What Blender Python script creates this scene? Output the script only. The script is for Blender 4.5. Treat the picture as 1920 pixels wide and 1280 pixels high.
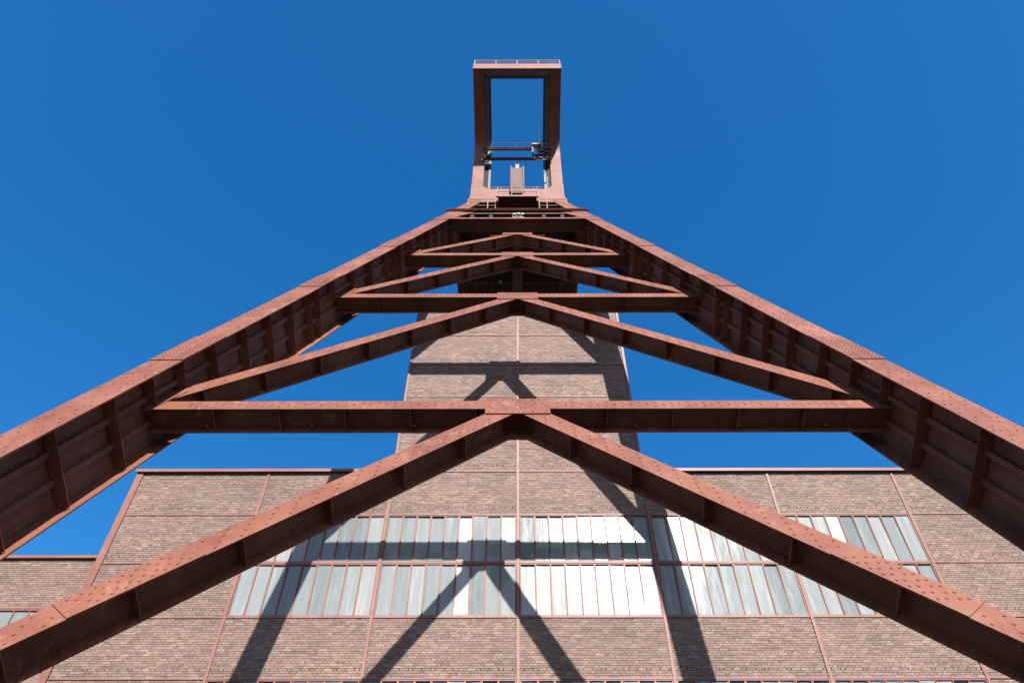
import bpy, math, random
from mathutils import Vector, Matrix

random.seed(12)
scene = bpy.context.scene
for o in list(bpy.data.objects):
    bpy.data.objects.remove(o, do_unlink=True)
C = scene.collection
R = math.radians

# ------------------------------------------------------------------ camera, sky, sun, exposure
ZC = 1.6                                    # eye height above the courtyard
cam = bpy.data.cameras.new('camera')
cam.sensor_width = 36.0
cam.lens = 27.0
cam.shift_x = -10.5 / 1920.0
cam.clip_start = 0.05
cam.clip_end = 6000.0
camo = bpy.data.objects.new('camera', cam)
C.objects.link(camo)
camo.location = (0, 0, ZC)
camo.matrix_world = (Matrix.Translation((0, 0, ZC)) @ Matrix.Rotation(R(90 + 49.5), 4, 'X')
                     @ Matrix.Rotation(R(-0.10), 4, 'Z'))
scene.camera = camo

SUN_AZ, SUN_EL = R(9.6), R(37.0)            # behind the camera, a little to the right
sun_to = Vector((math.sin(SUN_AZ) * math.cos(SUN_EL), -math.cos(SUN_AZ) * math.cos(SUN_EL), math.sin(SUN_EL)))
world = bpy.data.worlds.new('World')
scene.world = world
world.use_nodes = True
wt = world.node_tree
for n_ in list(wt.nodes):
    wt.nodes.remove(n_)
sky = wt.nodes.new('ShaderNodeTexSky')
sky.sky_type = 'NISHITA'
sky.sun_disc = False
sky.sun_elevation = SUN_EL
sky.sun_rotation = math.pi - SUN_AZ
sky.altitude = 0
sky.air_density = 1.0
sky.dust_density = 0.7
sky.ozone_density = 4.0
bg = wt.nodes.new('ShaderNodeBackground')
bg.inputs['Strength'].default_value = 0.079
wo = wt.nodes.new('ShaderNodeOutputWorld')
hs = wt.nodes.new('ShaderNodeHueSaturation')      # deep, clear, almost polarised blue
hs.inputs['Saturation'].default_value = 1.33
wt.links.new(sky.outputs['Color'], hs.inputs['Color'])
wt.links.new(hs.outputs['Color'], bg.inputs['Color'])
wt.links.new(bg.outputs['Background'], wo.inputs['Surface'])

sl = bpy.data.lights.new('sun', 'SUN')
sl.energy = 5.0
sl.angle = R(0.5)
sl.color = (1.0, 0.975, 0.935)
so = bpy.data.objects.new('sun', sl)
C.objects.link(so)
so.rotation_euler = sun_to.to_track_quat('Z', 'Y').to_euler()

vs = scene.view_settings
vs.view_transform = 'Standard'
vs.look = 'None'
vs.gamma = 1.0
vs.exposure = 1.55
vs.use_curve_mapping = False

# ------------------------------------------------------------------ materials
def nodes_of(name):
    m = bpy.data.materials.new(name)
    m.use_nodes = True
    t = m.node_tree
    b = t.nodes['Principled BSDF']
    return m, t, b

def N(t, kind, **kw):
    n = t.nodes.new(kind)
    for k, v in kw.items():
        setattr(n, k, v)
    return n

def ramp(t, stops, interp='LINEAR'):
    r = t.nodes.new('ShaderNodeValToRGB')
    r.color_ramp.interpolation = interp
    e = r.color_ramp.elements
    while len(e) > 1:
        e.remove(e[-1])
    e[0].position, e[0].color = stops[0][0], (*stops[0][1], 1)
    for p, c in stops[1:]:
        q = e.new(p)
        q.color = (*c, 1)
    return r

def mixc(t, fac, a, b, blend='MIX'):
    m = t.nodes.new('ShaderNodeMix')
    m.data_type = 'RGBA'
    m.blend_type = blend
    for s, v in (('Factor', fac), ('A', a), ('B', b)):
        sock = [i for i in m.inputs if i.name == s and (i.type == 'RGBA' or s == 'Factor' and i.type == 'VALUE')][0]
        if hasattr(v, 'is_linked') or isinstance(v, bpy.types.NodeSocket):
            t.links.new(v, sock)
        elif isinstance(v, (int, float)):
            sock.default_value = v
        else:
            sock.default_value = (*v, 1)
    return [o for o in m.outputs if o.type == 'RGBA'][0]

def noise(t, vec, scale, detail=4, rough=0.55, distort=0.0):
    n = t.nodes.new('ShaderNodeTexNoise')
    n.inputs['Scale'].default_value = scale
    n.inputs['Detail'].default_value = detail
    n.inputs['Roughness'].default_value = rough
    n.inputs['Distortion'].default_value = distort
    if vec is not None:
        t.links.new(vec, n.inputs['Vector'])
    return n.outputs['Fac']

def pos(t):
    return t.nodes.new('ShaderNodeNewGeometry').outputs['Position']

def mapping(t, vec, scale=(1, 1, 1), rot=(0, 0, 0)):
    m = t.nodes.new('ShaderNodeMapping')
    m.inputs['Scale'].default_value = scale
    m.inputs['Rotation'].default_value = rot
    t.links.new(vec, m.inputs['Vector'])
    return m.outputs['Vector']

def bump(t, h, strength, dist, b):
    n = t.nodes.new('ShaderNodeBump')
    n.inputs['Strength'].default_value = strength
    n.inputs['Distance'].default_value = dist
    t.links.new(h, n.inputs['Height'])
    t.links.new(n.outputs['Normal'], b.inputs['Normal'])

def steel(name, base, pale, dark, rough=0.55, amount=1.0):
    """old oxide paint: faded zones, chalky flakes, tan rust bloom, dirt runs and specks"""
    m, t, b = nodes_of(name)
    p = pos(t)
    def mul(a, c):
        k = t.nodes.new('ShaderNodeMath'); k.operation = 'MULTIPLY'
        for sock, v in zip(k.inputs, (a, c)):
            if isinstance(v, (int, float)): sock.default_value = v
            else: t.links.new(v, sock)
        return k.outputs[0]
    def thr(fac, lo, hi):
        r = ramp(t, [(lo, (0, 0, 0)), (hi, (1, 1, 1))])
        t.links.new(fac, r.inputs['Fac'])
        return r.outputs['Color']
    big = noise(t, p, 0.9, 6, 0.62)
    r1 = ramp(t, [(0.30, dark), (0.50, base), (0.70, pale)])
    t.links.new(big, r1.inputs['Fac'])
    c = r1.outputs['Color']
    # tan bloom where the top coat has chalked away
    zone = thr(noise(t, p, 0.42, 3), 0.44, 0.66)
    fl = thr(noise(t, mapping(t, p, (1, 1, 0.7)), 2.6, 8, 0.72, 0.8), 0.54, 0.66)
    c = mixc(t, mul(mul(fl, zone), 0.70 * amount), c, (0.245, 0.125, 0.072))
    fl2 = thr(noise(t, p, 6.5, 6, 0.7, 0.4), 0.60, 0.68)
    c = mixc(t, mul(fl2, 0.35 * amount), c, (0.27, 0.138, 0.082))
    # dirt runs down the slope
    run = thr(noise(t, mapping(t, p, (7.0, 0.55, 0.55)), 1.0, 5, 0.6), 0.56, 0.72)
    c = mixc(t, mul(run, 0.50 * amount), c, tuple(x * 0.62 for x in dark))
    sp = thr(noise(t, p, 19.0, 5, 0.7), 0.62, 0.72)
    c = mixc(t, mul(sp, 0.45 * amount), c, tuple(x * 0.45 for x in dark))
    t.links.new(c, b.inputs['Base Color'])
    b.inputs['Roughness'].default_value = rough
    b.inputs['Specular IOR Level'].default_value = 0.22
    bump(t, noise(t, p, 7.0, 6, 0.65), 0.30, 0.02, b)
    return m

STEEL = steel('red_oxide_paint', (0.118, 0.040, 0.0228), (0.147, 0.055, 0.033), (0.090, 0.0275, 0.0155))
TRIM = steel('facade_steel_paint', (0.138, 0.058, 0.043), (0.160, 0.072, 0.055), (0.116, 0.046, 0.034), 0.5, 0.4)
SHADE_STEEL = steel('shade_steel', (0.036, 0.013, 0.009), (0.050, 0.019, 0.013), (0.022, 0.009, 0.006), 0.7, 0.1)  # steel near black: the shade of undersides is painted in
HALF_SHADE = steel('half_shade_steel', (0.060, 0.025, 0.017), (0.078, 0.034, 0.024), (0.045, 0.018, 0.012), 0.6, 0.25)  # same steel darkened in colour for faces that catch less sun
RAIL = steel('railing_paint', (0.243, 0.142, 0.105), (0.292, 0.186, 0.142), (0.203, 0.105, 0.073), 0.5, 0.6)

def plain(name, col, rough=0.6, metallic=0.0, var=0.25, scale=2.0, emit=None):
    m, t, b = nodes_of(name)
    p = pos(t)
    r = ramp(t, [(0.3, tuple(c * (1 - var) for c in col)), (0.7, tuple(min(1, c * (1 + var)) for c in col))])
    t.links.new(noise(t, p, scale, 5), r.inputs['Fac'])
    t.links.new(r.outputs['Color'], b.inputs['Base Color'])
    b.inputs['Roughness'].default_value = rough
    b.inputs['Metallic'].default_value = metallic
    return m

SKY_TINT = plain('sky_tint_sheet', (0.045, 0.060, 0.105), 0.35)  # blue of the reflected sky put into the base colour
DARK = plain('dark_steel', (0.014, 0.012, 0.014), 0.5)
PALE = plain('pale_weathered_paint', (0.17, 0.125, 0.085), 0.6)
WHITE = plain('lamp_enamel', (0.17, 0.17, 0.165), 0.35)
CONCRETE = plain('concrete', (0.30, 0.28, 0.26), 0.85, var=0.2)
MORTAR = plain('mortar', (0.042, 0.026, 0.021), 0.9, var=0.2, scale=6)
ROOF = plain('roof_felt', (0.09, 0.085, 0.08), 0.9)
UNLIT_LINING = plain('unlit_lining', (0.004, 0.006, 0.012), 0.25)  # lower lining painted near black so it looks unlit in the sun
CAVITY = plain('cavity', (0.03, 0.026, 0.024), 0.95)

BR_STOPS = [(0.0, (0.087, 0.053, 0.039)), (0.15, (0.105, 0.063, 0.049)), (0.35, (0.119, 0.075, 0.056)),
            (0.55, (0.130, 0.081, 0.060)), (0.74, (0.141, 0.086, 0.067)), (0.88, (0.152, 0.099, 0.073)),
            (0.96, (0.172, 0.113, 0.087)), (1.0, (0.127, 0.061, 0.042))]

def brick_mat(name, per_object):
    m, t, b = nodes_of(name)
    if per_object:
        rnd = t.nodes.new('ShaderNodeObjectInfo').outputs['Random']
    else:
        rnd = t.nodes.new('ShaderNodeNewGeometry').outputs['Random Per Island']
    r = ramp(t, BR_STOPS)
    t.links.new(rnd, r.inputs['Fac'])
    p = pos(t)
    # firing and weather stains wander over many bricks
    big = ramp(t, [(0.28, (0.80, 0.79, 0.81)), (0.52, (1.0, 1.0, 1.0)), (0.74, (1.18, 1.15, 1.09))])
    t.links.new(noise(t, p, 0.55, 5, 0.6), big.inputs['Fac'])
    c = mixc(t, 1.0, r.outputs['Color'], big.outputs['Color'], 'MULTIPLY')
    fine = ramp(t, [(0.30, (0.80, 0.78, 0.76)), (0.70, (1.14, 1.14, 1.14))])
    t.links.new(noise(t, p, 14.0, 5, 0.65), fine.inputs['Fac'])
    c = mixc(t, 1.0, c, fine.outputs['Color'], 'MULTIPLY')
    t.links.new(c, b.inputs['Base Color'])
    b.inputs['Roughness'].default_value = 0.8
    bump(t, noise(t, p, 30.0, 4, 0.6), 0.25, 0.006, b)
    return m

BRICK = brick_mat('brick_field', False)
BRICK_ONE = brick_mat('brick_single', True)

def glass_mat():
    m, t, b = nodes_of('dusty_glass')
    rnd = t.nodes.new('ShaderNodeObjectInfo').outputs['Random']
    r = ramp(t, [(0.0, (0.097, 0.109, 0.107)), (0.40, (0.131, 0.144, 0.140)), (0.75, (0.164, 0.172, 0.165)), (0.93, (0.205, 0.205, 0.196)), (1.0, (0.282, 0.276, 0.261))])
    t.links.new(rnd, r.inputs['Fac'])
    p = pos(t)
    st = noise(t, mapping(t, p, (9.0, 1.0, 0.7)), 1.0, 6, 0.6)
    sr = ramp(t, [(0.30, (0.88, 0.89, 0.90)), (0.55, (1.0, 1.0, 1.0)), (0.74, (1.35, 1.33, 1.30))])
    t.links.new(st, sr.inputs['Fac'])
    c = mixc(t, 1.0, r.outputs['Color'], sr.outputs['Color'], 'MULTIPLY')
    t.links.new(c, b.inputs['Base Color'])
    rr = N(t, 'ShaderNodeMapRange')
    rr.inputs['From Min'].default_value = 0.3; rr.inputs['From Max'].default_value = 0.7
    rr.inputs['To Min'].default_value = 0.12; rr.inputs['To Max'].default_value = 0.26
    t.links.new(noise(t, mapping(t, p, (5.0, 1.0, 0.9)), 1.0, 4), rr.inputs['Value'])
    t.links.new(rr.outputs['Result'], b.inputs['Roughness'])
    b.inputs['Specular IOR Level'].default_value = 0.07
    b.inputs['Coat Weight'].default_value = 0.30
    b.inputs['Coat Roughness'].default_value = 0.04
    bump(t, noise(t, mapping(t, p, (3.0, 1.0, 0.8)), 1.0, 3), 0.10, 0.05, b)
    return m

GLASS = glass_mat()

def ground_mat():
    m, t, b = nodes_of('courtyard_gravel')
    p = pos(t)
    r = ramp(t, [(0.3, (0.036, 0.032, 0.026)), (0.7, (0.066, 0.058, 0.047))])
    t.links.new(noise(t, p, 2.5, 8, 0.7), r.inputs['Fac'])
    t.links.new(r.outputs['Color'], b.inputs['Base Color'])
    b.inputs['Roughness'].default_value = 0.95
    bump(t, noise(t, p, 40, 4), 0.4, 0.02, b)
    return m

GROUND = ground_mat()

def plainwall_mat():
    m, t, b = nodes_of('brick_far')
    br = t.nodes.new('ShaderNodeTexBrick')
    br.inputs['Scale'].default_value = 1.0
    br.inputs['Brick Width'].default_value = 0.26
    br.inputs['Row Height'].default_value = 0.0743
    br.inputs['Mortar Size'].default_value = 0.006
    br.inputs['Color1'].default_value = (0.100, 0.062, 0.046, 1)
    br.inputs['Color2'].default_value = (0.135, 0.084, 0.065, 1)
    br.inputs['Mortar'].default_value = (0.055, 0.034, 0.027, 1)
    sep = t.nodes.new('ShaderNodeSeparateXYZ'); t.links.new(pos(t), sep.inputs[0])
    ad = t.nodes.new('ShaderNodeMath'); ad.operation = 'ADD'
    t.links.new(sep.outputs['X'], ad.inputs[0]); t.links.new(sep.outputs['Y'], ad.inputs[1])
    cb = t.nodes.new('ShaderNodeCombineXYZ')
    t.links.new(ad.outputs[0], cb.inputs['X']); t.links.new(sep.outputs['Z'], cb.inputs['Y'])
    t.links.new(cb.outputs[0], br.inputs['Vector'])
    t.links.new(br.outputs['Color'], b.inputs['Base Color'])
    b.inputs['Roughness'].default_value = 0.85
    return m

WALLFAR = plainwall_mat()

# ------------------------------------------------------------------ mesh helpers
class MB:
    def __init__(self):
        self.v, self.f = [], []

    def hexa(self, p):
        """p: 8 points, bottom ring 0-3 then top ring 4-7"""
        b = len(self.v)
        self.v += [tuple(q) for q in p]
        for f in ((3, 2, 1, 0), (4, 5, 6, 7), (0, 1, 5, 4), (1, 2, 6, 5), (2, 3, 7, 6), (3, 0, 4, 7)):
            self.f.append(tuple(b + i for i in f))
        return self

    def box(self, x0, x1, y0, y1, z0, z1):
        return self.hexa([(x0, y0, z0), (x1, y0, z0), (x1, y1, z0), (x0, y1, z0),
                          (x0, y0, z1), (x1, y0, z1), (x1, y1, z1), (x0, y1, z1)])

    def prism(self, a, b):
        """two matching closed outlines (lists of points) joined into a solid"""
        n = len(a)
        s = len(self.v)
        self.v += [tuple(q) for q in a] + [tuple(q) for q in b]
        self.f.append(tuple(s + i for i in reversed(range(n))))
        self.f.append(tuple(s + n + i for i in range(n)))
        for i in range(n):
            j = (i + 1) % n
            self.f.append((s + i, s + j, s + n + j, s + n + i))
        return self

    def tube(self, pts, r, seg=8, closed=False):
        pts = [Vector(p) for p in pts]
        n = len(pts)
        rings = []
        for i, p in enumerate(pts):
            if closed:
                d = pts[(i + 1) % n] - pts[i - 1]
            else:
                d = (pts[min(i + 1, n - 1)] - pts[max(i - 1, 0)])
            d.normalize()
            up = Vector((0, 0, 1)) if abs(d.z) < 0.9 else Vector((1, 0, 0))
            u = d.cross(up).normalized()
            w = u.cross(d)
            s = len(self.v)
            for k in range(seg):
                a = 2 * math.pi * k / seg
                self.v.append(tuple(p + (u * math.cos(a) + w * math.sin(a)) * r))
            rings.append(s)
        m = n if closed else n - 1
        for i in range(m):
            a, b = rings[i], rings[(i + 1) % n]
            for k in range(seg):
                l = (k + 1) % seg
                self.f.append((a + k, a + l, b + l, b + k))
        if not closed:
            self.f.append(tuple(rings[0] + k for k in reversed(range(seg))))
            self.f.append(tuple(rings[-1] + k for k in range(seg)))
        return self

    def mesh(self, name, mat):
        me = bpy.data.meshes.new(name)
        me.from_pydata(self.v, [], self.f)
        me.materials.append(mat)
        import bmesh
        bm = bmesh.new(); bm.from_mesh(me)
        bmesh.ops.recalc_face_normals(bm, faces=bm.faces)
        bm.to_mesh(me); bm.free()
        me.update()
        return me

    def build(self, name, mat, parent=None, recalc=True):
        if recalc:
            me = self.mesh(name, mat)
        else:
            me = bpy.data.meshes.new(name)
            me.from_pydata(self.v, [], self.f)
            me.materials.append(mat)
            me.update()
        o = bpy.data.objects.new(name, me)
        C.objects.link(o)
        if parent is not None:
            attach(o, parent)
        return o

def world_loc(o):
    v = Vector(o.location)
    p = o.parent
    while p is not None:
        v = v + Vector(p.location)
        p = p.parent
    return v

def attach(o, parent):
    """parent while the geometry stays where it was modelled (world coordinates)"""
    o.parent = parent
    o.location = Vector(o.location) - world_loc(parent)

def empty(name, loc):
    o = bpy.data.objects.new(name, None)
    o.empty_display_size = 1
    C.objects.link(o)
    o.location = loc
    return o

def tag(o, label=None, cat=None, group=None, kind=None):
    if label: o['label'] = label
    if cat: o['category'] = cat
    if group: o['group'] = group
    if kind: o['kind'] = kind
    return o

# ------------------------------------------------------------------ ground
g = MB()
g.v = [(-1500, -1500, 0), (1500, -1500, 0), (1500, 1500, 0), (-1500, 1500, 0)]
g.f = [(0, 1, 2, 3)]
tag(g.build('ground', GROUND, recalc=False), kind='structure')

# ------------------------------------------------------------------ shaft hall (brick infill in a steel grid)
D = 21.48
B = 4.45
ROW = 1.895
Z0 = 10.386 + ZC                        # a rail height that anchors the grid
def zr(k): return Z0 + ROW * k          # rail k

hall = empty('shaft_hall', (0, D, 0))
tag(hall, 'tall brick pithead hall with red steel grid, window bands and central tower', 'building')

XL, XR = -3 * B, 4 * B                  # hall from left corner to beyond the frame at right
ROOFK, TOPK = 4, 9                      # hall roof and tower top rails
WIN = {}                                # windows: (bay, row)
for bay in range(-2, 3):
    for k in (-1, 1, 2):
        WIN[(bay, k)] = True

def brick_spans(x0, x1, row, off):
    """double stretcher and header bond: yields brick ends, each course shifted"""
    S, Hd, j = 0.26, 0.13, 0.013
    pat = (S, S, Hd)
    shift = (0.0, 0.325, 0.13, 0.455)[row % 4] + off
    x = x0 - (shift % 0.65)
    k = 0
    out = []
    while x < x1:
        w = pat[k % 3]
        a, b = max(x, x0), min(x + w, x1)
        if b - a > 0.03:
            out.append((a + j / 2, b - j / 2))
        x += w
        k += 1
    return out

backing = MB()
field = MB()
singles = []
COURSE = (ROW - 0.040) / 25.0
WEEP = 3

def brick_faces(mb, x0, x1, y0, y1, z0, z1):
    s = len(mb.v)
    mb.v += [(x0, y0, z0), (x1, y0, z0), (x1, y0, z1), (x0, y0, z1), (x0, y1, z0), (x1, y1, z0), (x1, y1, z1), (x0, y1, z1)]
    mb.f += [(s, s + 1, s + 2, s + 3), (s + 1, s + 5, s + 6, s + 2), (s + 4, s, s + 3, s + 7),
             (s + 3, s + 2, s + 6, s + 7), (s + 4, s + 5, s + 1, s)]

def panel(x0, x1, k, y=D, single=False, back=None, fld=None):
    back = back or backing
    fld = fld or field
    z0 = zr(k) + 0.020
    off = random.random()
    # mortar bed set 10 mm behind the brick faces; it is interrupted at the weep course
    back.box(x0, x1, y + 0.010, y + 0.12, z0, z0 + WEEP * COURSE)
    back.box(x0, x1, y + 0.010, y + 0.12, z0 + (WEEP + 1) * COURSE, z0 + 25 * COURSE)
    back.box(x0, x1, y + 0.100, y + 0.12, z0 + WEEP * COURSE, z0 + (WEEP + 1) * COURSE)
    for r in range(25):
        zb = z0 + r * COURSE + 0.006
        zt = zb + COURSE - 0.012
        for a, b in brick_spans(x0, x1, r, off):
            if r == WEEP:
                a, b = a + 0.004, b - 0.004
            dy = random.uniform(-0.003, 0.003)
            dz = random.uniform(-0.0015, 0.0015)
            yb = y + (0.09 if r == WEEP else 0.016)
            if single and len(singles) < 300 and b - a > 0.10:
                singles.append((a, b, y + dy, yb, zb + dz, zt + dz))
            else:
                brick_faces(fld, a, b, y + dy, yb, zb + dz, zt + dz)

def bay_x(bay):                         # bay 0 lies right of the centre post
    return bay * B, (bay + 1) * B

PW = 0.042                              # half width of the facade posts
for k in range(-2, ROOFK):
    for bay in range(-3, 4):
        if (bay, k) in WIN:
            continue
        x0, x1 = bay_x(bay)
        panel(x0 + (PW if bay > -3 else -PW), x1 - PW, k, single=(k == 0 and bay in (-1, 0)))
for k in range(ROOFK, TOPK):
    for bay in (-1, 0):
        x0, x1 = bay_x(bay)
        panel(x0 + PW, x1 - PW, k)

wall = backing.build('wall', MORTAR, hall)
bw = field.build('brickwork', BRICK, wall, recalc=False)
tag(bw, kind='stuff')
shared = {}
for a, b, y0, y1, z0, z1 in singles:
    L = round(b - a, 3)
    if L not in shared:
        mb = MB()
        brick_faces(mb, -L / 2, L / 2, 0, 0.018, 0, z1 - z0)
        me = bpy.data.meshes.new('brick')
        me.from_pydata(mb.v, [], mb.f); me.materials.append(BRICK_ONE); me.update()
        shared[L] = me
    o = bpy.data.objects.new('brick', shared[L])
    C.objects.link(o)
    o.location = ((a + b) / 2, y0, z0)
    attach(o, wall)

# masonry body: everything that is not in the picture in detail
core = MB()
core.box(XL - 0.23, XR - 0.02, D + 0.125, D + 0.39, 0.02, zr(-2) + 0.02)
core.box(XL - 0.23, XR, D + 0.40, D + 16, 0.02, zr(ROOFK) - 0.02)
core.box(-B + 0.02, B - 0.02, D + 0.40, D + 7.0, zr(ROOFK) - 0.02, zr(TOPK) - 0.02)
core.build('rear_wall', WALLFAR, hall)
low = MB()
low.box(XL, XR, D + 0.0, D + 0.125, 0.02, zr(-2) - 0.02)
low.build('lower_wall', WALLFAR, hall)

# vertical posts: a flat flange standing proud of the brick
def post(x, z0, z1, hw=PW + 0.002, y0=-0.035):
    MB().box(x - hw, x + hw, D + y0, D + 0.115, z0, z1).build('steel_post', TRIM, hall)
for i in range(-2, 5):
    top = zr(TOPK) if i in (0,) else zr(ROOFK) - 0.03
    post(i * B, 0.02, top if i not in (-1, 1) else zr(TOPK))
MB().box(XL - 0.27, XL - PW, D - 0.05, D + 0.10, 0.02, zr(ROOFK) - 0.03).build('corner_post', TRIM, hall)
MB().box(XL - 0.27, XL - 0.24, D + 0.101, D + 0.36, 0.02, zr(ROOFK) - 0.03).build('corner_post', TRIM, hall)
for s in (-1, 1):                       # tower corner returns
    MB().box(s * (B + 0.049), s * (B + 0.055), D - 0.030, D + 0.42, zr(ROOFK), zr(TOPK)).build('corner_return', TRIM, hall)

# horizontal rails between posts
def rail(x0, x1, z, h=0.019, y0=-0.028):
    MB().box(x0, x1, D + y0, D + 0.112, z - h, z + h).build('steel_rail', TRIM, hall)
for k in range(-2, ROOFK):
    for bay in range(-3, 4):
        x0, x1 = bay_x(bay)
        rail(x0 + (PW + 0.008 if bay > -3 else -PW + 0.001), x1 - PW - 0.008, zr(k))
for k in range(ROOFK, TOPK + 1):
    for bay in (-1, 0):
        x0, x1 = bay_x(bay)
        rail(x0 + PW + 0.008, x1 - PW - 0.008, zr(k))

# roof edge cap of the hall, left and right of the tower, and of the tower
for x0, x1 in ((XL - 0.33, -B - 0.06), (B + 0.06, XR)):
    m = MB()
    m.box(x0, x1, D - 0.13, D + 0.30, zr(ROOFK) - 0.02, zr(ROOFK) + 0.035)
    m.box(x0, x1, D - 0.132, D - 0.105, zr(ROOFK) - 0.085, zr(ROOFK) + 0.037)
    m.build('roof_cap', TRIM, hall)
MB().box(-B - 0.10, B + 0.10, D - 0.10, D + 0.30, zr(TOPK) + 0.03, zr(TOPK) + 0.17).build('roof_cap', TRIM, hall)
m = MB()
m.box(XL - 0.30, XR, D + 0.301, D + 16.1, zr(ROOFK) - 0.01, zr(ROOFK) + 0.03)
m.build('roof', ROOF, hall)
MB().box(-B - 0.08, B + 0.08, D + 0.30, D + 7.1, zr(TOPK) - 0.01, zr(TOPK) + 0.10).build('tower_roof', ROOF, hall)

# window bands: one glazed field per bay and row, nine panes each
PANE_N = 9
def pane_mesh(w, h):
    mb = MB().box(-w / 2, w / 2, 0, 0.008, -h / 2, h / 2)
    return mb.mesh('pane', GLASS)
pm = None
for (bay, k) in sorted(WIN):
    x0, x1 = bay_x(bay)
    x0 += PW + 0.012; x1 -= PW + 0.012
    za, zb = zr(k) + 0.025, zr(k + 1) - 0.025
    fr = MB()
    fw = 0.034
    fr.box(x0, x1, D - 0.014, D + 0.06, za, za + fw + 0.02)
    fr.box(x0, x1, D - 0.014, D + 0.06, zb - fw, zb)
    fr.box(x0, x0 + fw, D - 0.012, D + 0.06, za + fw + 0.02, zb - fw)
    fr.box(x1 - fw, x1, D - 0.012, D + 0.06, za + fw + 0.02, zb - fw)
    w = fr.build('window', TRIM, hall)
    xi0, xi1 = x0 + fw, x1 - fw
    zi0, zi1 = za + fw + 0.02, zb - fw
    pw = (xi1 - xi0) / PANE_N
    if pm is None:
        pm = pane_mesh(pw - 0.012, zi1 - zi0 + 0.012)
    for i in range(PANE_N):
        o = bpy.data.objects.new('pane', pm)
        C.objects.link(o)
        o.location = (xi0 + (i + 0.5) * pw, D + 0.020, (zi0 + zi1) / 2)
        o.rotation_euler = (random.gauss(R(-1.0), R(0.7)), 0, random.gauss(0, R(0.8)))
        attach(o, w)
        if i:
            x = xi0 + i * pw
            mu = MB()
            mu.box(x - 0.031, x + 0.031, D - 0.004, D + 0.05, zi0 - 0.001, zi1 + 0.001)
            mu.box(x - 0.011, x + 0.011, D - 0.034, D - 0.003, zi0 - 0.001, zi1 + 0.001)
            mu.build('mullion', TRIM, w)
    MB().box(x0, x1, D + 0.10, D + 0.12, za, zb).build('blind', CAVITY, w)

# ------------------------------------------------------------------ lower wing at the left
wing = empty('low_wing', (XL - 6, D, 0))
tag(wing, 'lower brick wing adjoining the left corner of the hall, with window strip', 'building')
WY = D + 0.30
WX0, WX1 = XL - 14.0, XL - 0.28
wz_top = 14.57 + ZC
wb, wf = MB(), MB()
nrow = 23
wz0 = wz_top - 0.06 - nrow * COURSE
wb.box(WX0, WX1, WY + 0.010, WY + 0.12, wz0, wz0 + WEEP * COURSE)
wb.box(WX0, WX1, WY + 0.010, WY + 0.12, wz0 + (WEEP + 1) * COURSE, wz_top - 0.02)
wb.box(WX0, WX1, WY + 0.100, WY + 0.12, wz0 + WEEP * COURSE, wz0 + (WEEP + 1) * COURSE)
for r in range(nrow):
    zb_ = wz0 + r * COURSE + 0.006
    for a, b in brick_spans(WX0, WX1, r, 0.2):
        dy = random.uniform(-0.003, 0.003)
        brick_faces(wf, a, b, WY + dy, WY + (0.09 if r == WEEP else 0.016), zb_, zb_ + COURSE - 0.012)
ww = wb.build('wall', MORTAR, wing)
tag(wf.build('brickwork', BRICK, ww, recalc=False), kind='stuff')
MB().box(WX0, WX1, WY - 0.10, WY + 0.3, wz_top - 0.03, wz_top + 0.07).build('roof_cap', TRIM, wing)
MB().box(WX0, WX1, WY + 0.13, WY + 12, 0.02, wz0 - 1.9).build('rear_wall', WALLFAR, wing)
MB().box(WX0, WX1, WY + 0.14, WY + 12, wz0 - 1.9, wz_top).build('rear_wall', WALLFAR, wing)
MB().box(WX0, WX1, WY + 0.3, WY + 12.2, wz_top + 0.002, wz_top + 0.05).build('roof', ROOF, wing)
MB().box(WX0, WX1, WY - 0.03, WY + 0.11, wz0 - 0.05, wz0 - 0.001).build('steel_rail', TRIM, wing)
fr = MB()
za, zb = wz0 - 1.9, wz0 - 0.052
fr.box(WX0, WX1, WY - 0.02, WY + 0.06, za, za + 0.07)
fr.box(WX0, WX1, WY - 0.02, WY + 0.06, zb - 0.05, zb)
w = fr.build('window', TRIM, wing)
x = WX1 - 0.05
wpm = pane_mesh(0.468, 1.74)
while x > WX0 + 0.5:
    o = bpy.data.objects.new('pane', wpm)
    C.objects.link(o)
    o.location = (x - 0.24, WY + 0.03, (za + zb) / 2)
    o.rotation_euler = (random.gauss(0, R(0.3)), 0, random.gauss(0, R(0.3)))
    attach(o, w)
    mu = MB()
    mu.box(x - 0.018, x + 0.018, WY - 0.015, WY + 0.05, za + 0.071, zb - 0.051)
    mu.build('mullion', TRIM, w)
    x -= 0.48
MB().box(WX0, WX1, WY + 0.09, WY + 0.12, za, zb).build('blind', CAVITY, w)

# ------------------------------------------------------------------ headframe
BETA = R(66.51)
SB, CB = math.sin(BETA), math.cos(BETA)
PL = 5.10                               # distance from the eye to the plane of the leg flanges
EL = 1.575                              # depth of the leg girders
NB0 = 0.678                             # bracing plane lies this far inside the leg flanges
NB1 = NB0 + 0.525

def F(X, S, n):
    """frame coordinates (across, up the slope, inward) to world"""
    return (X, PL * SB + S * CB + n * SB, ZC - PL * CB + S * SB - n * CB)

def XO(S): return 10.50 - 0.180 * S     # outer edge of a leg
FW = 0.68                               # width of the leg flanges, measured level

head = empty('headframe', (0, 5.0, 0))
tag(head, 'huge riveted red steel pithead winding frame with braced inclined legs', 'headframe')

def slab(mb, quad, n0, n1):
    """quad of (X, S) in the frame plane, thickened from n0 to n1"""
    return mb.prism([F(x, s, n0) for x, s in quad], [F(x, s, n1) for x, s in quad])

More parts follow.
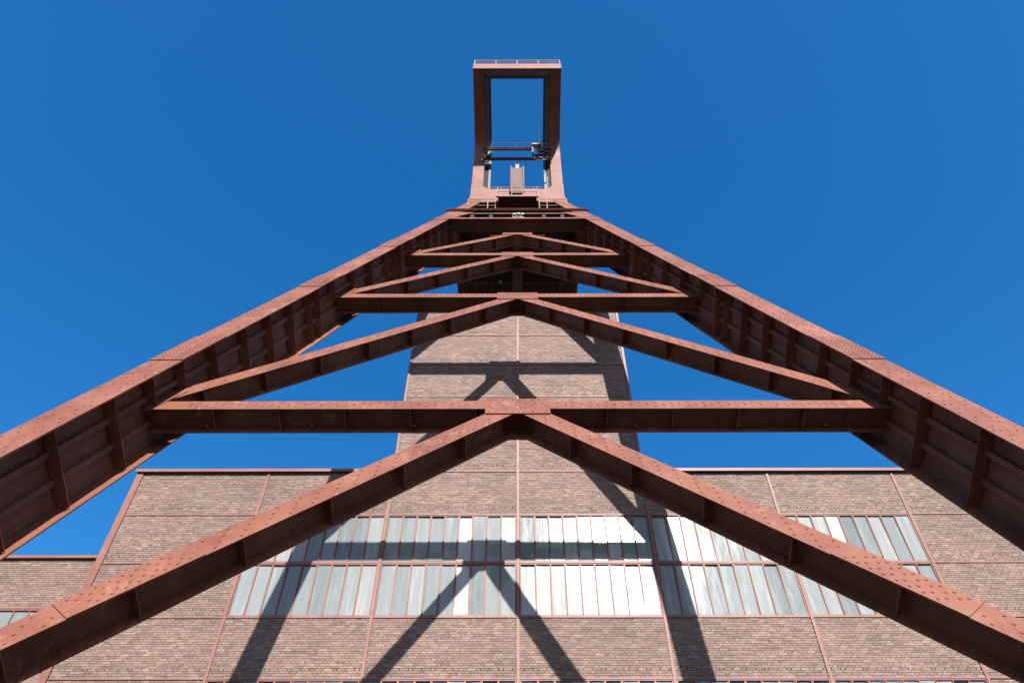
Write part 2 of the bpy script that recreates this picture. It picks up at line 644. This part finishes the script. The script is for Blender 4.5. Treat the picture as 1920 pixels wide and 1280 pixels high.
RIV = []
for k in range(6):
    a = math.pi / 3 * k
    RIV.append((math.cos(a), math.sin(a)))
def rivet(mb, X, S, n, r=0.0235, h=0.013, out=-1):
    s = len(mb.v)
    mb.v += [F(X + c * r, S + d * r, n) for c, d in RIV]
    mb.v += [F(X + c * r * 0.6, S + d * r * 0.6, n + out * h) for c, d in RIV]
    for k in range(6):
        l = (k + 1) % 6
        mb.f.append((s + k, s + l, s + 6 + l, s + 6 + k))
    mb.f.append(tuple(s + 6 + k for k in range(6)))

def rivet_dir(mb, P, u, w, d, r=0.026, h=0.018):
    """rivet at world point P on a face with axes u, w and outward direction d"""
    s = len(mb.v)
    mb.v += [tuple(P + u * (c * r) + w * (e * r)) for c, e in RIV]
    mb.v += [tuple(P + u * (c * r * 0.6) + w * (e * r * 0.6) + d * h) for c, e in RIV]
    for k in range(6):
        l = (k + 1) % 6
        mb.f.append((s + k, s + l, s + 6 + l, s + 6 + k))
    mb.f.append(tuple(s + 6 + k for k in range(6)))

S_TOP = 43.2
SEAMS = [15.36, 22.25, 29.05, 36.15]
SPLICE = [1.7, 1.6, 1.5, 1.2]
STIFF = [1.3, 3.0, 4.6, 6.2, 7.7, 9.1, 10.5, 11.87, 13.35, 14.48, 15.50, 16.72, 18.08, 19.31, 20.52, 21.67, 22.24, 23.40, 24.97,
         26.6, 28.3, 29.05, 29.75, 31.1, 32.5, 33.6, 34.9, 36.3, 37.5]
SHORT = (14.48, 23.40, 31.1)             # these end at the bracing
ES = Vector((0, CB, SB))
EN = Vector((0, SB, -CB))
EX = Vector((1, 0, 0))

def build_leg(s):
    xs = lambda S, off: s * (XO(S) - off)
    def strip(mb, o0, o1, n0, n1, s0, s1):
        slab(mb, [(xs(s0, o0), s0), (xs(s0, o1), s0), (xs(s1, o1), s1), (xs(s1, o0), s1)], n0, n1)
    web = MB()
    strip(web, FW / 2 - 0.012, FW / 2 + 0.012, 0.032, EL - 0.032, 0.35, S_TOP)
    leg = web.build('leg', STEEL, head)
    of = MB(); strip(of, 0, FW, 0.0, 0.030, 0.35, S_TOP); of.build('outer_flange', STEEL, leg)
    nf = MB(); strip(nf, 0, FW, EL - 0.030, EL, 0.35, S_TOP); nf.build('inner_flange', STEEL, leg)
    # angles joining web and flanges
    an = MB()
    for o0, o1 in ((FW / 2 + 0.013, FW / 2 + 0.15), (FW / 2 - 0.15, FW / 2 - 0.013)):
        strip(an, o0, o1, 0.031, 0.045, 0.40, S_TOP - 0.05)
        strip(an, o0, o1, EL - 0.045, EL - 0.031, 0.40, S_TOP - 0.05)
    strip(an, FW / 2 + 0.013, FW / 2 + 0.026, 0.046, 0.17, 0.40, S_TOP - 0.05)
    strip(an, FW / 2 + 0.013, FW / 2 + 0.026, EL - 0.17, EL - 0.046, 0.40, S_TOP - 0.05)
    an.build('flange_angle', STEEL, leg)
    # crosswise stiffeners on the inner face and on the outer face
    for S in STIFF:
        mb = MB()
        hi = NB0 - 0.05 if S in SHORT else EL - 0.047
        slab(mb, [(xs(S, FW / 2 + 0.028), S - 0.008), (xs(S, FW - 0.075), S - 0.008), (xs(S, FW - 0.075), S + 0.008), (xs(S, FW / 2 + 0.028), S + 0.008)], 0.047, hi)
        slab(mb, [(xs(S, FW / 2 + 0.028), S + 0.009), (xs(S, FW / 2 + 0.042), S + 0.009), (xs(S, FW / 2 + 0.042), S + 0.13), (xs(S, FW / 2 + 0.028), S + 0.13)], 0.172, min(hi, EL - 0.172))
        slab(mb, [(xs(S, 0.03), S - 0.008), (xs(S, FW / 2 - 0.014), S - 0.008), (xs(S, FW / 2 - 0.014), S + 0.008), (xs(S, 0.03), S + 0.008)], 0.047, EL - 0.047)
        mb.build('stiffener', STEEL, leg)
    # lengthwise ribs
    for n0 in (0.52, 1.04):
        top = S_TOP - 1.5 if n0 < 0.8 else 29.0
        mb = MB()
        strip(mb, FW / 2 + 0.013, FW / 2 + 0.10, n0 - 0.055, n0 + 0.055, 0.5, top)
        mb.build('rib', STEEL, leg)
    # cover plates over the splices
    for S, L in zip(SEAMS, SPLICE):
        mb = MB()
        strip(mb, -0.008, FW + 0.008, -0.022, -0.001, S, S + L)
        mb.build('splice_plate', STEEL, leg)
    # rivets
    rv = MB()
    S = 0.8
    i = 0
    while S < 38.5:
        n = 0.0
        dense = False
        for q, L in zip(SEAMS, SPLICE):
            if q - 0.05 < S < q + L:
                n, dense = -0.022, q + 0.06 < S < q + L - 0.05
        offs = (0.09, 0.21, 0.47, 0.59)
        if dense:
            for o in (0.07, 0.16, 0.245, 0.435, 0.52, 0.61):
                rivet(rv, xs(S, o), S, n)
            S += 0.115
        else:
            for j, o in enumerate(offs):
                if (j + i) % 2 == 0 or j in (1, 2) and i % 3 == 0:
                    rivet(rv, xs(S, o), S, n)
            S += 0.19
        i += 1
    # rivets on the ledge of the inner flange and along the web
    S = 5.0
    d = EX * -s
    while S < 30:
        for o in (0.42, 0.53):
            rivet(rv, xs(S + (0.12 if o > 0.5 else 0), o), S + (0.12 if o > 0.5 else 0), EL - 0.046 if o < 0.49 else EL - 0.031)
        for n in (0.11, EL - 0.11, 0.49, 1.01):
            P = Vector(F(xs(S, FW / 2 + (0.026 if n in (0.11, EL - 0.11) else 0.012)), S, n))
            rivet_dir(rv, P, ES, EN, d)
        S += 0.30
    tag(rv.build('rivets', STEEL, leg, recalc=False), kind='stuff')
    # concrete footing
    f = MB()
    P = F(s * (XO(0.35) - FW / 2), 0.35, EL / 2)
    f.prism([(P[0] - 1.0, P[1] - 1.5, -0.3), (P[0] + 1.0, P[1] - 1.5, -0.3), (P[0] + 1.0, P[1] + 1.5, -0.3), (P[0] - 1.0, P[1] + 1.5, -0.3)],
            [(P[0] - 0.7, P[1] - 1.2, 0.55), (P[0] + 0.7, P[1] - 1.2, 0.55), (P[0] + 0.7, P[1] + 1.2, 0.15), (P[0] - 0.7, P[1] + 1.2, 0.15)])
    f.build('footing', CONCRETE, head)
    return leg

for s in (-1, 1):
    build_leg(s)

# level cross beams with central gusset
BEAMS = [(3.30, 3.72), (14.305, 14.725), (23.70, 24.16), (30.88, 31.36)]
def cross_beam(sa, sb):
    sm = (sa + sb) / 2
    xe = XO(sm) - FW / 2 - 0.03
    web = MB()
    slab(web, [(-xe, sm - 0.010), (xe, sm - 0.010), (xe, sm + 0.010), (-xe, sm + 0.010)], NB0 + 0.022, NB1 - 0.022)
    o = web.build('cross_beam', STEEL, head)
    for n0, n1 in ((NB0, NB0 + 0.020), (NB1 - 0.020, NB1)):
        mb = MB()
        slab(mb, [(-xe, sa), (xe, sa), (xe, sb), (-xe, sb)], n0, n1)
        mb.build('flange', STEEL, o)
    # central gusset plates front and back
    for n0, n1, sg in ((NB0 - 0.024, NB0 - 0.003, -1), (NB1 + 0.003, NB1 + 0.024, 1)):
        mb = MB()
        slab(mb, [(-0.645, sa - 0.30), (0.645, sa - 0.30), (0.645, sb + 0.055), (-0.645, sb + 0.055)], n0, n1)
        mb.build('gusset_plate', STEEL, o)
    # end brackets: haunched plates running into the legs
    for s in (-1, 1):
        xi = XO(sm) - FW
        mb = MB()
        slab(mb, [(s * (xi + 0.11), sa + 0.0), (s * (xi + 0.26), sa - 0.06), (s * (xi - 0.085), sb + 0.83), (s * (xi - 0.20), sb + 0.60)], NB0 - 0.016, NB0 - 0.003)
        mb.build('end_bracket', STEEL, o)
    # stiffeners under the web
    x = -xe + 1.4
    while x < xe - 1.3:
        if abs(x) > 0.75:
            mb = MB()
            slab(mb, [(x - 0.008, sa + 0.01), (x + 0.008, sa + 0.01), (x + 0.008, sm - 0.012), (x - 0.008, sm - 0.012)], NB0 + 0.022, NB1 - 0.022)
            mb.build('stiffener', STEEL, o)
        x += 1.32
    rv = MB()
    x = -xe + 0.9
    i = 0
    while x < xe - 0.85:
        if abs(x) > 0.70:
            for q in ((0.12, 0.30) if i % 2 else (0.17, 0.25)):
                rivet(rv, x, sa + q, NB0, 0.026)
            P = Vector(F(x, sm - 0.011, NB1 - 0.09)); rivet_dir(rv, P, EX, EN, -ES, 0.022)
        x += 0.165
        i += 1
    for q in (-0.22, -0.06, 0.10, 0.26, 0.40):
        for x in (-0.57, -0.43, -0.30, -0.10, 0.02, 0.12, 0.30, 0.44, 0.57):
            if random.random() < 0.8:
                rivet(rv, x + (0.05 if q in (-0.06, 0.26) else 0), sa + q, NB0 - 0.024, 0.025)
    tag(rv.build('rivets', STEEL, o, recalc=False), kind='stuff')
    return o
for sa, sb in BEAMS:
    cross_beam(sa, sb)

# inclined braces: chevrons from the middle of each beam down to the leg joints below
SL = 1.205
def brace(s, s_top, s_bot, x_top, horiz=0.555, n_off=0.005, splice=None):
    """x_top: outer edge |X| at s_top; cut level at both ends"""
    xo = lambda S: x_top + (s_top - S) / SL
    def strip(mb, a, b, n0, n1, s0=s_bot, s1=s_top):
        slab(mb, [(s * (xo(s0) - a), s0), (s * (xo(s0) - b), s0), (s * (xo(s1) - b), s1), (s * (xo(s1) - a), s1)], n0, n1)
    a0, a1 = NB0 + n_off, NB1 - n_off
    web = MB(); strip(web, horiz / 2 - 0.013, horiz / 2 + 0.013, a0 + 0.022, a1 - 0.022)
    o = web.build('brace', STEEL, head)
    for n0, n1 in ((a0, a0 + 0.020), (a1 - 0.020, a1)):
        mb = MB(); strip(mb, 0, horiz, n0, n1); mb.build('flange', STEEL, o)
    # angle along the web foot
    mb = MB(); strip(mb, horiz / 2 + 0.014, horiz / 2 + 0.17, a1 - 0.034, a1 - 0.021); strip(mb, horiz / 2 + 0.014, horiz / 2 + 0.17, a0 + 0.021, a0 + 0.034)
    mb.build('flange_angle', STEEL, o)
    # stiffeners, square to the web on its under side
    L = (s_top - s_bot)
    q = s_top - 0.95
    d = Vector((SL, 1)).normalized() if False else None
    ux, us = -s / math.hypot(1, SL), SL / math.hypot(1, SL)       # along the brace (upwards)
    vx, vs_ = -s * SL / math.hypot(1, SL), -1 / math.hypot(1, SL)  # square to it, down and inwards
    half = horiz / 2 * SL / math.hypot(1, SL)
    while q > s_bot + 0.6:
        cx, cs = s * (xo(q) - horiz / 2), q
        pts = []
        for e, w_ in ((-0.008, 0.014), (-0.008, half - 0.02), (0.008, half - 0.02), (0.008, 0.014)):
            pts.append((cx + ux * e + vx * w_, cs + us * e + vs_ * w_))
        mb = MB(); slab(mb, pts, a0 + 0.036, a1 - 0.036)
        pts = []
        for e, w_ in ((0.010, 0.014), (0.010, 0.028), (0.12, 0.028), (0.12, 0.014)):
            pts.append((cx + ux * e + vx * w_, cs + us * e + vs_ * w_))
        slab(mb, pts, a0 + 0.036, a1 - 0.036)
        mb.build('stiffener', STEEL, o)
        q -= 1.165
    if splice:
        mb = MB()
        wd = (horiz + 0.012) * SL / math.hypot(1, SL)       # cut square to the brace
        q0, q1 = splice
        slab(mb, [(s * (xo(q0) + 0.006), q0), (s * (xo(q0) + 0.006) + vx * wd, q0 + vs_ * wd),
                  (s * (xo(q1) + 0.006) + vx * wd, q1 + vs_ * wd), (s * (xo(q1) + 0.006), q1)], a0 - 0.016, a0 - 0.001)
        mb.build('splice_plate', STEEL, o)
    rv = MB()
    q = s_bot + 0.15
    i = 0
    while q < s_top - 0.05:
        on = splice and splice[0] + 0.03 < q < splice[1] - 0.30
        n = a0 - 0.016 if on else a0
        hw = horiz
        if on:
            for a in (0.09, 0.20, 0.36, 0.47):
                rivet(rv, s * (xo(q) - a), q, n, 0.026)
            q += 0.13
        else:
            for a in ((0.10, 0.34) if i % 2 else (0.21, 0.46)):
                rivet(rv, s * (xo(q) - a), q, n, 0.026)
            for a, nn in ((horiz / 2 + 0.10, a1 - 0.034), (horiz / 2 + 0.20, a1 - 0.021)):
                rivet(rv, s * (xo(q + (0.07 if a > 0.4 else 0)) - a), q + (0.07 if a > 0.4 else 0), nn, 0.024)
            P = Vector(F(s * (xo(q) - horiz / 2 - 0.015), q, a1 - 0.11))
            rivet_dir(rv, P, Vector((ux, us * CB, us * SB)), EN, Vector((vx, vs_ * CB, vs_ * SB)), 0.024)
            q += 0.155
        i += 1
    tag(rv.build('rivets', STEEL, o, recalc=False), kind='stuff')
    return o
for s in (-1, 1):
    brace(s, 14.10, 3.73, 0.60, splice=(8.0, 9.35))
    brace(s, 23.50, 14.735, 0.56)
    brace(s, 30.70, 24.17, 0.53)
    brace(s, 36.15, 31.37, 0.60)

# short head piece above the topmost chevron
mb = MB()
slab(mb, [(-0.70, 36.02), (0.70, 36.02), (0.70, 36.62), (-0.70, 36.62)], NB0 - 0.024, NB0 - 0.003)
hp = mb.build('head_plate', STEEL, head)
mb = MB()
slab(mb, [(-1.3, 36.05), (1.3, 36.05), (1.3, 36.10), (-1.3, 36.10)], NB0 + 0.03, NB1)
slab(mb, [(-0.70, 36.02), (0.70, 36.02), (0.70, 36.62), (-0.70, 36.62)], NB1 + 0.003, NB1 + 0.024)
mb.build('head_stub', STEEL, hp)

# deep top girder between the legs, flush with the leg flanges
xg = XO(36.85) - FW - 0.02
mb = MB()
slab(mb, [(-xg, 36.66), (xg, 36.66), (xg, 37.02), (-xg, 37.02)], 0.004, 0.030)
tg = mb.build('top_girder', STEEL, head)
mb = MB()
slab(mb, [(-xg, 36.83), (xg, 36.83), (xg, 36.86), (-xg, 36.86)], 0.031, 0.62)
slab(mb, [(-xg, 36.66), (xg, 36.66), (xg, 37.02), (-xg, 37.02)], 0.621, 0.645)
mb.build('web', HALF_SHADE, tg)
for s in (-1, 1):
    mb = MB()
    xi = XO(37.3) - FW
    slab(mb, [(s * (xi + 0.15), 36.5), (s * (xi - 0.42), 36.95), (s * (xi - 0.42), 37.1), (s * (xi - 0.05), 37.1), (s * (xi - 0.9), 38.7), (s * (xi - 0.2), 38.9)], -0.014, 0.003)
    mb.build('end_bracket', STEEL, tg)

# landing: shade of the underside put into its colour, with joists and a middle girder
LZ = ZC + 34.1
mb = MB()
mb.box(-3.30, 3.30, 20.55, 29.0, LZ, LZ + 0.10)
landing = mb.build('landing', SHADE_STEEL, head)
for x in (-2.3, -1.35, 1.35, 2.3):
    MB().box(x - 0.09, x + 0.09, 20.6, 28.9, LZ - 0.28, LZ - 0.001).build('joist', SHADE_STEEL, landing)
MB().box(-0.27, 0.27, 20.6, 28.9, LZ - 0.55, LZ - 0.001).build('middle_girder', HALF_SHADE, landing)
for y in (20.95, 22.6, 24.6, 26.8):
    MB().box(-3.28, 3.28, y - 0.10, y + 0.10, LZ - 0.46, LZ - 0.282).build('joist', SHADE_STEEL, landing)
# edge channel of the landing that runs past the legs
mb = MB()
slab(mb, [(-3.62, 39.10), (3.62, 39.10), (3.62, 39.16), (-3.62, 39.16)], -0.12, -0.03)
slab(mb, [(-3.50, 39.30), (3.50, 39.30), (3.50, 39.36), (-3.50, 39.36)], -0.14, -0.02)
mb.build('edge_channel', STEEL, landing)
for s in (-1, 1):                       # hidden columns carrying the landing above the tower
    MB().box(s * 2.6 - 0.2, s * 2.6 + 0.2, 26.3, 26.7, zr(TOPK) + 0.1, LZ - 0.46).build('column', STEEL, landing)

# portal: posts that rise from the legs and bend forward into the cantilever
PATH = [  # outer |X|, y, z above eye, depth
    (XO(41.0), *[F(0, 41.0, 0)[1]], F(0, 41.0, 0)[2] - ZC, 1.25),
    (XO(42.2) + 0.02, F(0, 42.2, 0)[1], F(0, 42.2, 0)[2] - ZC, 1.1),
    (2.76, 21.85, 37.55, 1.0),
    (2.68, 22.02, 38.4, 0.9),
    (2.65, 22.06, 39.3, 0.85),
    (2.65, 22.06, 41.5, 0.8),
    (2.65, 22.06, 43.2, 0.8),
    (2.65, 21.98, 43.75, 0.8),
    (2.65, 21.74, 44.24, 0.8),
    (2.65, 21.32, 44.62, 0.8),
    (2.65, 20.75, 44.85, 0.8),
    (2.65, 19.7, 45.15, 0.75),
    (2.65, 18.6, 45.42, 0.70),
    (2.65, 17.52, 45.66, 0.66)]
def refine(path, n=5):
    out = []
    for i in range(len(path) - 1):
        p0, p1, p2, p3 = path[max(i - 1, 0)], path[i], path[i + 1], path[min(i + 2, len(path) - 1)]
        for k in range(n):
            t = k / n
            out.append(tuple(0.5 * (2 * b + (c - a) * t + (2 * a - 5 * b + 4 * c - d) * t * t + (3 * b - a - 3 * c + d) * t ** 3)
                             for a, b, c, d in zip(p0, p1, p2, p3)))
    out.append(path[-1])
    return out
PATH = refine(PATH)
NLOW0, NLOW1 = 15, 34
PFW = 0.66
def normals2(path):
    out = []
    for i in range(len(path)):
        a, b = path[max(i - 1, 0)], path[min(i + 1, len(path) - 1)]
        ty, tz = b[1] - a[1], b[2] - a[2]
        l = math.hypot(ty, tz)
        out.append((tz / l, -ty / l))    # to the right of travel: back / up
    return out
NRM = normals2(PATH)

def sweep(mb, x_in, x_out, d0, d1, i0=0, i1=None, s=1):
    """strip swept along the post profile: offsets from the outer X, depths as functions of the local depth"""
    i1 = len(PATH) if i1 is None else i1
    prev = None
    rings = []
    for i in range(i0, i1):
        X, y, z, dep = PATH[i]
        ny, nz = NRM[i]
        a, b = d0(dep), d1(dep)
        ring = []
        for off, dd in ((x_out, a), (x_in, a), (x_in, b), (x_out, b)):
            ring.append((s * (X - off), y + ny * dd, ZC + z + nz * dd))
        base = len(mb.v)
        mb.v += ring
        rings.append(base)
    for a, b in zip(rings, rings[1:]):
        for k in range(4):
            l = (k + 1) % 4
            mb.f.append((a + k, a + l, b + l, b + k))
    mb.f.append(tuple(rings[0] + k for k in range(4)))
    mb.f.append(tuple(rings[-1] + k for k in reversed(range(4))))

portal = MB().box(-2.62, 2.62, 17.55, 17.60, ZC + 45.62, ZC + 46.30).build('portal_beam', STEEL, head)
for s in (-1, 1):
    mb = MB(); sweep(mb, PFW / 2 + 0.02, PFW / 2 - 0.02, lambda d: 0.031, lambda d: d - 0.031, s=s)
    po = mb.build('portal_post', STEEL, head)
    mb = MB(); sweep(mb, PFW, 0.0, lambda d: 0.0, lambda d: 0.03, s=s); mb.build('front_flange', STEEL, po)
    mb = MB(); sweep(mb, PFW, 0.0, lambda d: d - 0.03, lambda d: d, s=s); mb.build('rear_flange', STEEL, po)
    # sheet lining inside the opening with a dark edge angle
    mb = MB(); sweep(mb, PFW + 0.27, PFW - 0.10, lambda d: 0.22, lambda d: 0.235, i0=NLOW1, s=s); mb.build('lining', SKY_TINT, po)
    mb = MB(); sweep(mb, PFW + 0.27, PFW - 0.10, lambda d: 0.22, lambda d: 0.235, i0=NLOW0, i1=NLOW1 + 1, s=s); mb.build('lining', UNLIT_LINING, po)
    mb = MB(); sweep(mb, PFW + 0.40, PFW + 0.271, lambda d: 0.19, lambda d: 0.30, i0=NLOW0, s=s); mb.build('edge_angle', DARK, po)
# front beam of the cantilever: fascia, sky-tinted soffit, dark inner beam
MB().box(-2.66, 2.66, 17.46, 17.545, ZC + 45.64, ZC + 46.36).build('fascia', STEEL, portal)
MB().box(-1.98, 1.98, 17.61, 17.96, ZC + 45.72, ZC + 45.74).build('soffit', SKY_TINT, portal)
MB().box(-1.98, 1.98, 17.965, 18.12, ZC + 45.66, ZC + 45.95).build('inner_beam', DARK, portal)
MB().box(-2.64, 2.64, 17.56, 21.8, ZC + 46.37, ZC + 46.41) if False else None

def railing(name, pts, posts, h, parent, rows=3, r=0.022, mat=RAIL):
    """tube railing along pts (base line), posts at given fractions"""
    mb = MB()
    P = [Vector(p) for p in pts]
    def at(f):
        x = f * (len(P) - 1)
        i = min(int(x), len(P) - 2)
        return P[i].lerp(P[i + 1], x - i)
    for k in range(rows):
        z = h * (k + 1) / rows
        mb.tube([p + Vector((0, 0, z)) for p in P], r if k < rows - 1 else r * 1.25, 6)
    for f in posts:
        q = at(f)
        mb.tube([q, q + Vector((0, 0, h + 0.02))], r * 1.3, 6)
    return mb.build(name, mat, parent)
railing('railing', [(-2.60, 17.62, ZC + 46.36), (2.60, 17.62, ZC + 46.36)], (0, 0.25, 0.5, 0.75, 1), 0.95, portal, r=0.026)
for s in (-1, 1):
    railing('railing', [(s * 2.60, 17.62, ZC + 46.36), (s * 2.60, 20.6, ZC + 45.9)], (0.33, 0.66, 1), 0.95, portal, r=0.022)

# arched foot plate between the posts
mb = MB()
pl = []
zt, zb_ = ZC + 39.16, ZC + 37.75
rad = 0.55
xi = 2.65 - PFW + 0.02
out = [(-2.74, zb_), (2.74, zb_), (2.66, ZC + 38.6), (2.66, zt + rad), (xi, zt + rad)]
for k in range(1, 8):
    a = math.pi / 2 * k / 8
    out.append((xi - rad + rad * math.cos(a), zt + rad - rad * math.sin(a)))
out.append((xi - rad, zt))
out.append((-xi + rad, zt))
for k in range(1, 8):
    a = math.pi / 2 * k / 8
    out.append((-xi + rad - rad * math.sin(a), zt + rad - rad * math.cos(a)))
out += [(-xi, zt + rad), (-2.66, zt + rad), (-2.66, ZC + 38.6)]
mb.prism([(x, 21.955, z) for x, z in out], [(x, 21.985, z) for x, z in out])
foot = mb.build('foot_plate', STEEL, head)
railing('railing', [(-2.05, 22.35, zt - 0.05), (2.05, 22.35, zt - 0.05)], (0, 0.27, 0.73, 1), 0.95, foot)
MB().box(-2.60, 2.60, 22.0, 27.5, ZC + 39.02, ZC + 39.10).build('floor', STEEL, foot)

# cross bars of the portal
for z, h in ((43.88, 0.20), (42.56, 0.18)):
    mb = MB()
    mb.box(-2.1, 2.1, 21.90, 21.93, ZC + z, ZC + z + h)
    mb.box(-2.1, 2.1, 21.80, 21.898, ZC + z + h - 0.02, ZC + z + h)
    mb.box(-2.1, 2.1, 21.80, 21.898, ZC + z, ZC + z + 0.02)
    mb.build('cross_bar', STEEL, head)
railing('upper_railing', [(-2.0, 21.85, ZC + 44.09), (2.0, 21.85, ZC + 44.09)], (0.1, 0.47), 0.62, head, rows=1, r=0.02, mat=DARK)

# middle balcony with underside shade put into its colour
BZ = ZC + 37.2
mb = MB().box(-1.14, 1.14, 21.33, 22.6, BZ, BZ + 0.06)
bal = mb.build('balcony', SHADE_STEEL, head)
MB().box(-1.17, 1.17, 21.27, 21.325, BZ - 0.06, BZ + 0.09).build('edge_beam', STEEL, bal)
for s in (-1, 1):
    MB().box(s * 1.10 - 0.05, s * 1.10 + 0.05, 21.33, 22.3, BZ - 0.45, BZ - 0.001).build('side_plate', HALF_SHADE, bal)
railing('railing', [(-1.10, 21.32, BZ + 0.06), (1.10, 21.32, BZ + 0.06)], (0, 0.36, 0.64, 1), 0.95, bal, rows=2)
for s in (-1, 1):
    railing('railing', [(s * 1.10, 21.32, BZ + 0.06), (s * 1.10, 22.1, BZ + 0.06)], (0.95,), 0.95, bal, rows=2)
# side landings
for s in (-1, 1):
    sl_ = MB().box(min(s * 1.2, s * 2.9), max(s * 1.2, s * 2.9), 21.9, 23.0, BZ - 0.85, BZ - 0.78).build('side_landing', STEEL, head)
    railing('railing', [(s * 1.2, 21.62, BZ - 0.78), (s * 2.72, 21.62, BZ - 0.78)], (0, 0.28, 0.99), 1.0, sl_)
MB().box(-2.6, 2.6, 22.9, 23.0, BZ - 0.78, ZC + 39.0).build('shade_sheet', DARK, head)  # added dark sheet standing in for the shade behind the landings

# rope guard: folded sheet with flanged edges, and a pale mast on it
mb = MB()
mb.box(-0.31, 0.31, 21.72, 21.75, ZC + 38.3, ZC + 41.25)
mb.box(-0.40, -0.312, 21.60, 21.76, ZC + 38.3, ZC + 41.25)
mb.box(0.312, 0.40, 21.60, 21.76, ZC + 38.3, ZC + 41.25)
mb.box(-0.31, 0.31, 21.752, 22.3, ZC + 41.2, ZC + 41.248)
rg = mb.build('rope_guard', HALF_SHADE, head)
mb = MB()
mb.box(-0.10, -0.06, 21.95, 22.07, ZC + 41.25, ZC + 42.45)
mb.box(0.06, 0.10, 21.95, 22.07, ZC + 41.25, ZC + 42.45)
mb.box(-0.058, 0.058, 22.0, 22.03, ZC + 41.25, ZC + 42.35)
mb.build('mast', PALE, rg)

# ------------------------------------------------------------------ hoist gear on the right post
hoist = empty('hoist', (1.5, 21.7, ZC + 42.8))
tag(hoist, 'small dark hoist with hand wheels on the right post of the frame top', 'hoist')
def wheel(x, y, z, r):
    mb = MB()
    mb.tube([(x + r * math.cos(a), y, z + r * math.sin(a)) for a in [2 * math.pi * k / 20 for k in range(20)]], 0.035, 6, True)
    for k in range(3):
        a = math.pi * k / 3
        mb.tube([(x - r * math.cos(a), y, z - r * math.sin(a)), (x + r * math.cos(a), y, z + r * math.sin(a))], 0.022, 5)
    return mb
wheel(1.78, 21.62, ZC + 44.1, 0.55).build('hand_wheel', DARK, hoist)
wheel(1.42, 21.62, ZC + 42.4, 0.42).build('hand_wheel', DARK, hoist)
mb = MB()
mb.box(0.95, 1.95, 21.66, 21.80, ZC + 42.80, ZC + 42.88)
mb.box(0.90, 0.99, 21.68, 21.78, ZC + 42.88, ZC + 43.87)
mb.box(1.22, 1.28, 21.68, 21.78, ZC + 42.88, ZC + 43.87)
mb.box(1.60, 1.66, 21.68, 21.78, ZC + 42.88, ZC + 43.87)
mb.build('bracket', DARK, hoist)
MB().box(0.92, 1.50, 21.60, 21.79, ZC + 44.10, ZC + 44.24).build('motor', RAIL, hoist)
MB().tube([(1.32, 21.66, ZC + 43.3), (1.60, 21.66, ZC + 43.3)], 0.14, 12).build('drum', DARK, hoist)
MB().box(1.05, 1.40, 21.62, 21.67, ZC + 43.35, ZC + 43.43).build('lever', RAIL, hoist)
mb = MB()
mb.tube([(1.72, 22.2, ZC + 38.9), (1.78, 22.2, ZC + 41.0)], 0.035, 6)
mb.tube([(1.60, 22.2, ZC + 40.3), (1.80, 22.2, ZC + 40.6), (1.98, 22.2, ZC + 40.55)], 0.03, 6)
mb.tube([(1.62, 22.2, ZC + 39.4), (1.80, 22.2, ZC + 39.6), (1.98, 22.2, ZC + 39.4)], 0.03, 6)
mb.build('pipe', RAIL, hoist)

# ------------------------------------------------------------------ small lamps
def lamp(P, r, label):
    o = empty('lamp', P)
    tag(o, label, 'lamp', 'small lamps on the headframe')
    mb = MB()
    rings = []
    P = Vector(P)
    for q, rr in ((0, 0.55), (0.35, 0.95), (0.75, 0.85), (1.05, 0.45), (1.15, 0.1)):
        s = len(mb.v)
        for k in range(10):
            a = 2 * math.pi * k / 10
            mb.v.append((P.x + r * rr * math.cos(a), P.y + r * rr * math.sin(a), P.z - r * q))
        rings.append(s)
    for a, b in zip(rings, rings[1:]):
        for k in range(10):
            mb.f.append((a + k, a + (k + 1) % 10, b + (k + 1) % 10, b + k))
    mb.f.append(tuple(rings[-1] + k for k in range(10)))
    mb.build('globe', WHITE, o)
    MB().tube([P, P + Vector((0, 0, r * 1.2))], r * 0.45, 8).build('socket', DARK, o)
    return o
words = {-6.30: 'tiny white lamp near the left end of the lowest cross beam', -4.18: 'tiny white lamp on the left half of the lowest cross beam',
         -2.10: 'tiny white lamp on the lowest cross beam just left of its middle plate', 2.40: 'tiny white lamp on the lowest cross beam just right of its middle plate',
         4.52: 'tiny white lamp on the right half of the lowest cross beam', 6.25: 'tiny white lamp near the right end of the lowest cross beam'}
for x, t in words.items():
    lamp(F(x, 14.44, NB1 - 0.11), 0.028, t)
lamp((-0.92, 24.4, LZ - 0.55), 0.085, 'white lamp under the dark landing left of its middle girder')
lamp((-0.15, 22.0, LZ - 0.6), 0.06, 'white lamp behind the point of the topmost brace pair')
lamp((-3.0, 22.0, LZ - 0.65), 0.08, 'white lamp under the landing beside the left leg')

fl = empty('floodlight', F(0.05, 38.2, 0.0))
tag(fl, 'cluster of three pale floodlights at the centre of the top girder', 'floodlight')
for dx, dz in ((-0.20, -0.05), (0.0, 0.08), (0.20, -0.05)):
    P = Vector(F(0.05 + dx, 38.1 + dz, -0.05))
    mb = MB()
    mb.prism([(P.x - 0.05, P.y + 0.15, P.z - 0.04), (P.x + 0.05, P.y + 0.15, P.z - 0.04), (P.x + 0.05, P.y + 0.15, P.z + 0.04), (P.x - 0.05, P.y + 0.15, P.z + 0.04)],
             [(P.x - 0.075, P.y, P.z - 0.06), (P.x + 0.075, P.y, P.z - 0.06), (P.x + 0.075, P.y, P.z + 0.04), (P.x - 0.075, P.y, P.z + 0.04)])
    mb.build('lamp_head', WHITE, fl)
P = Vector(F(0.05, 38.1, 0.0))
MB().box(P.x - 0.28, P.x + 0.28, P.y + 0.16, P.y + 0.20, P.z - 0.03, P.z + 0.03).build('bracket', DARK, fl)
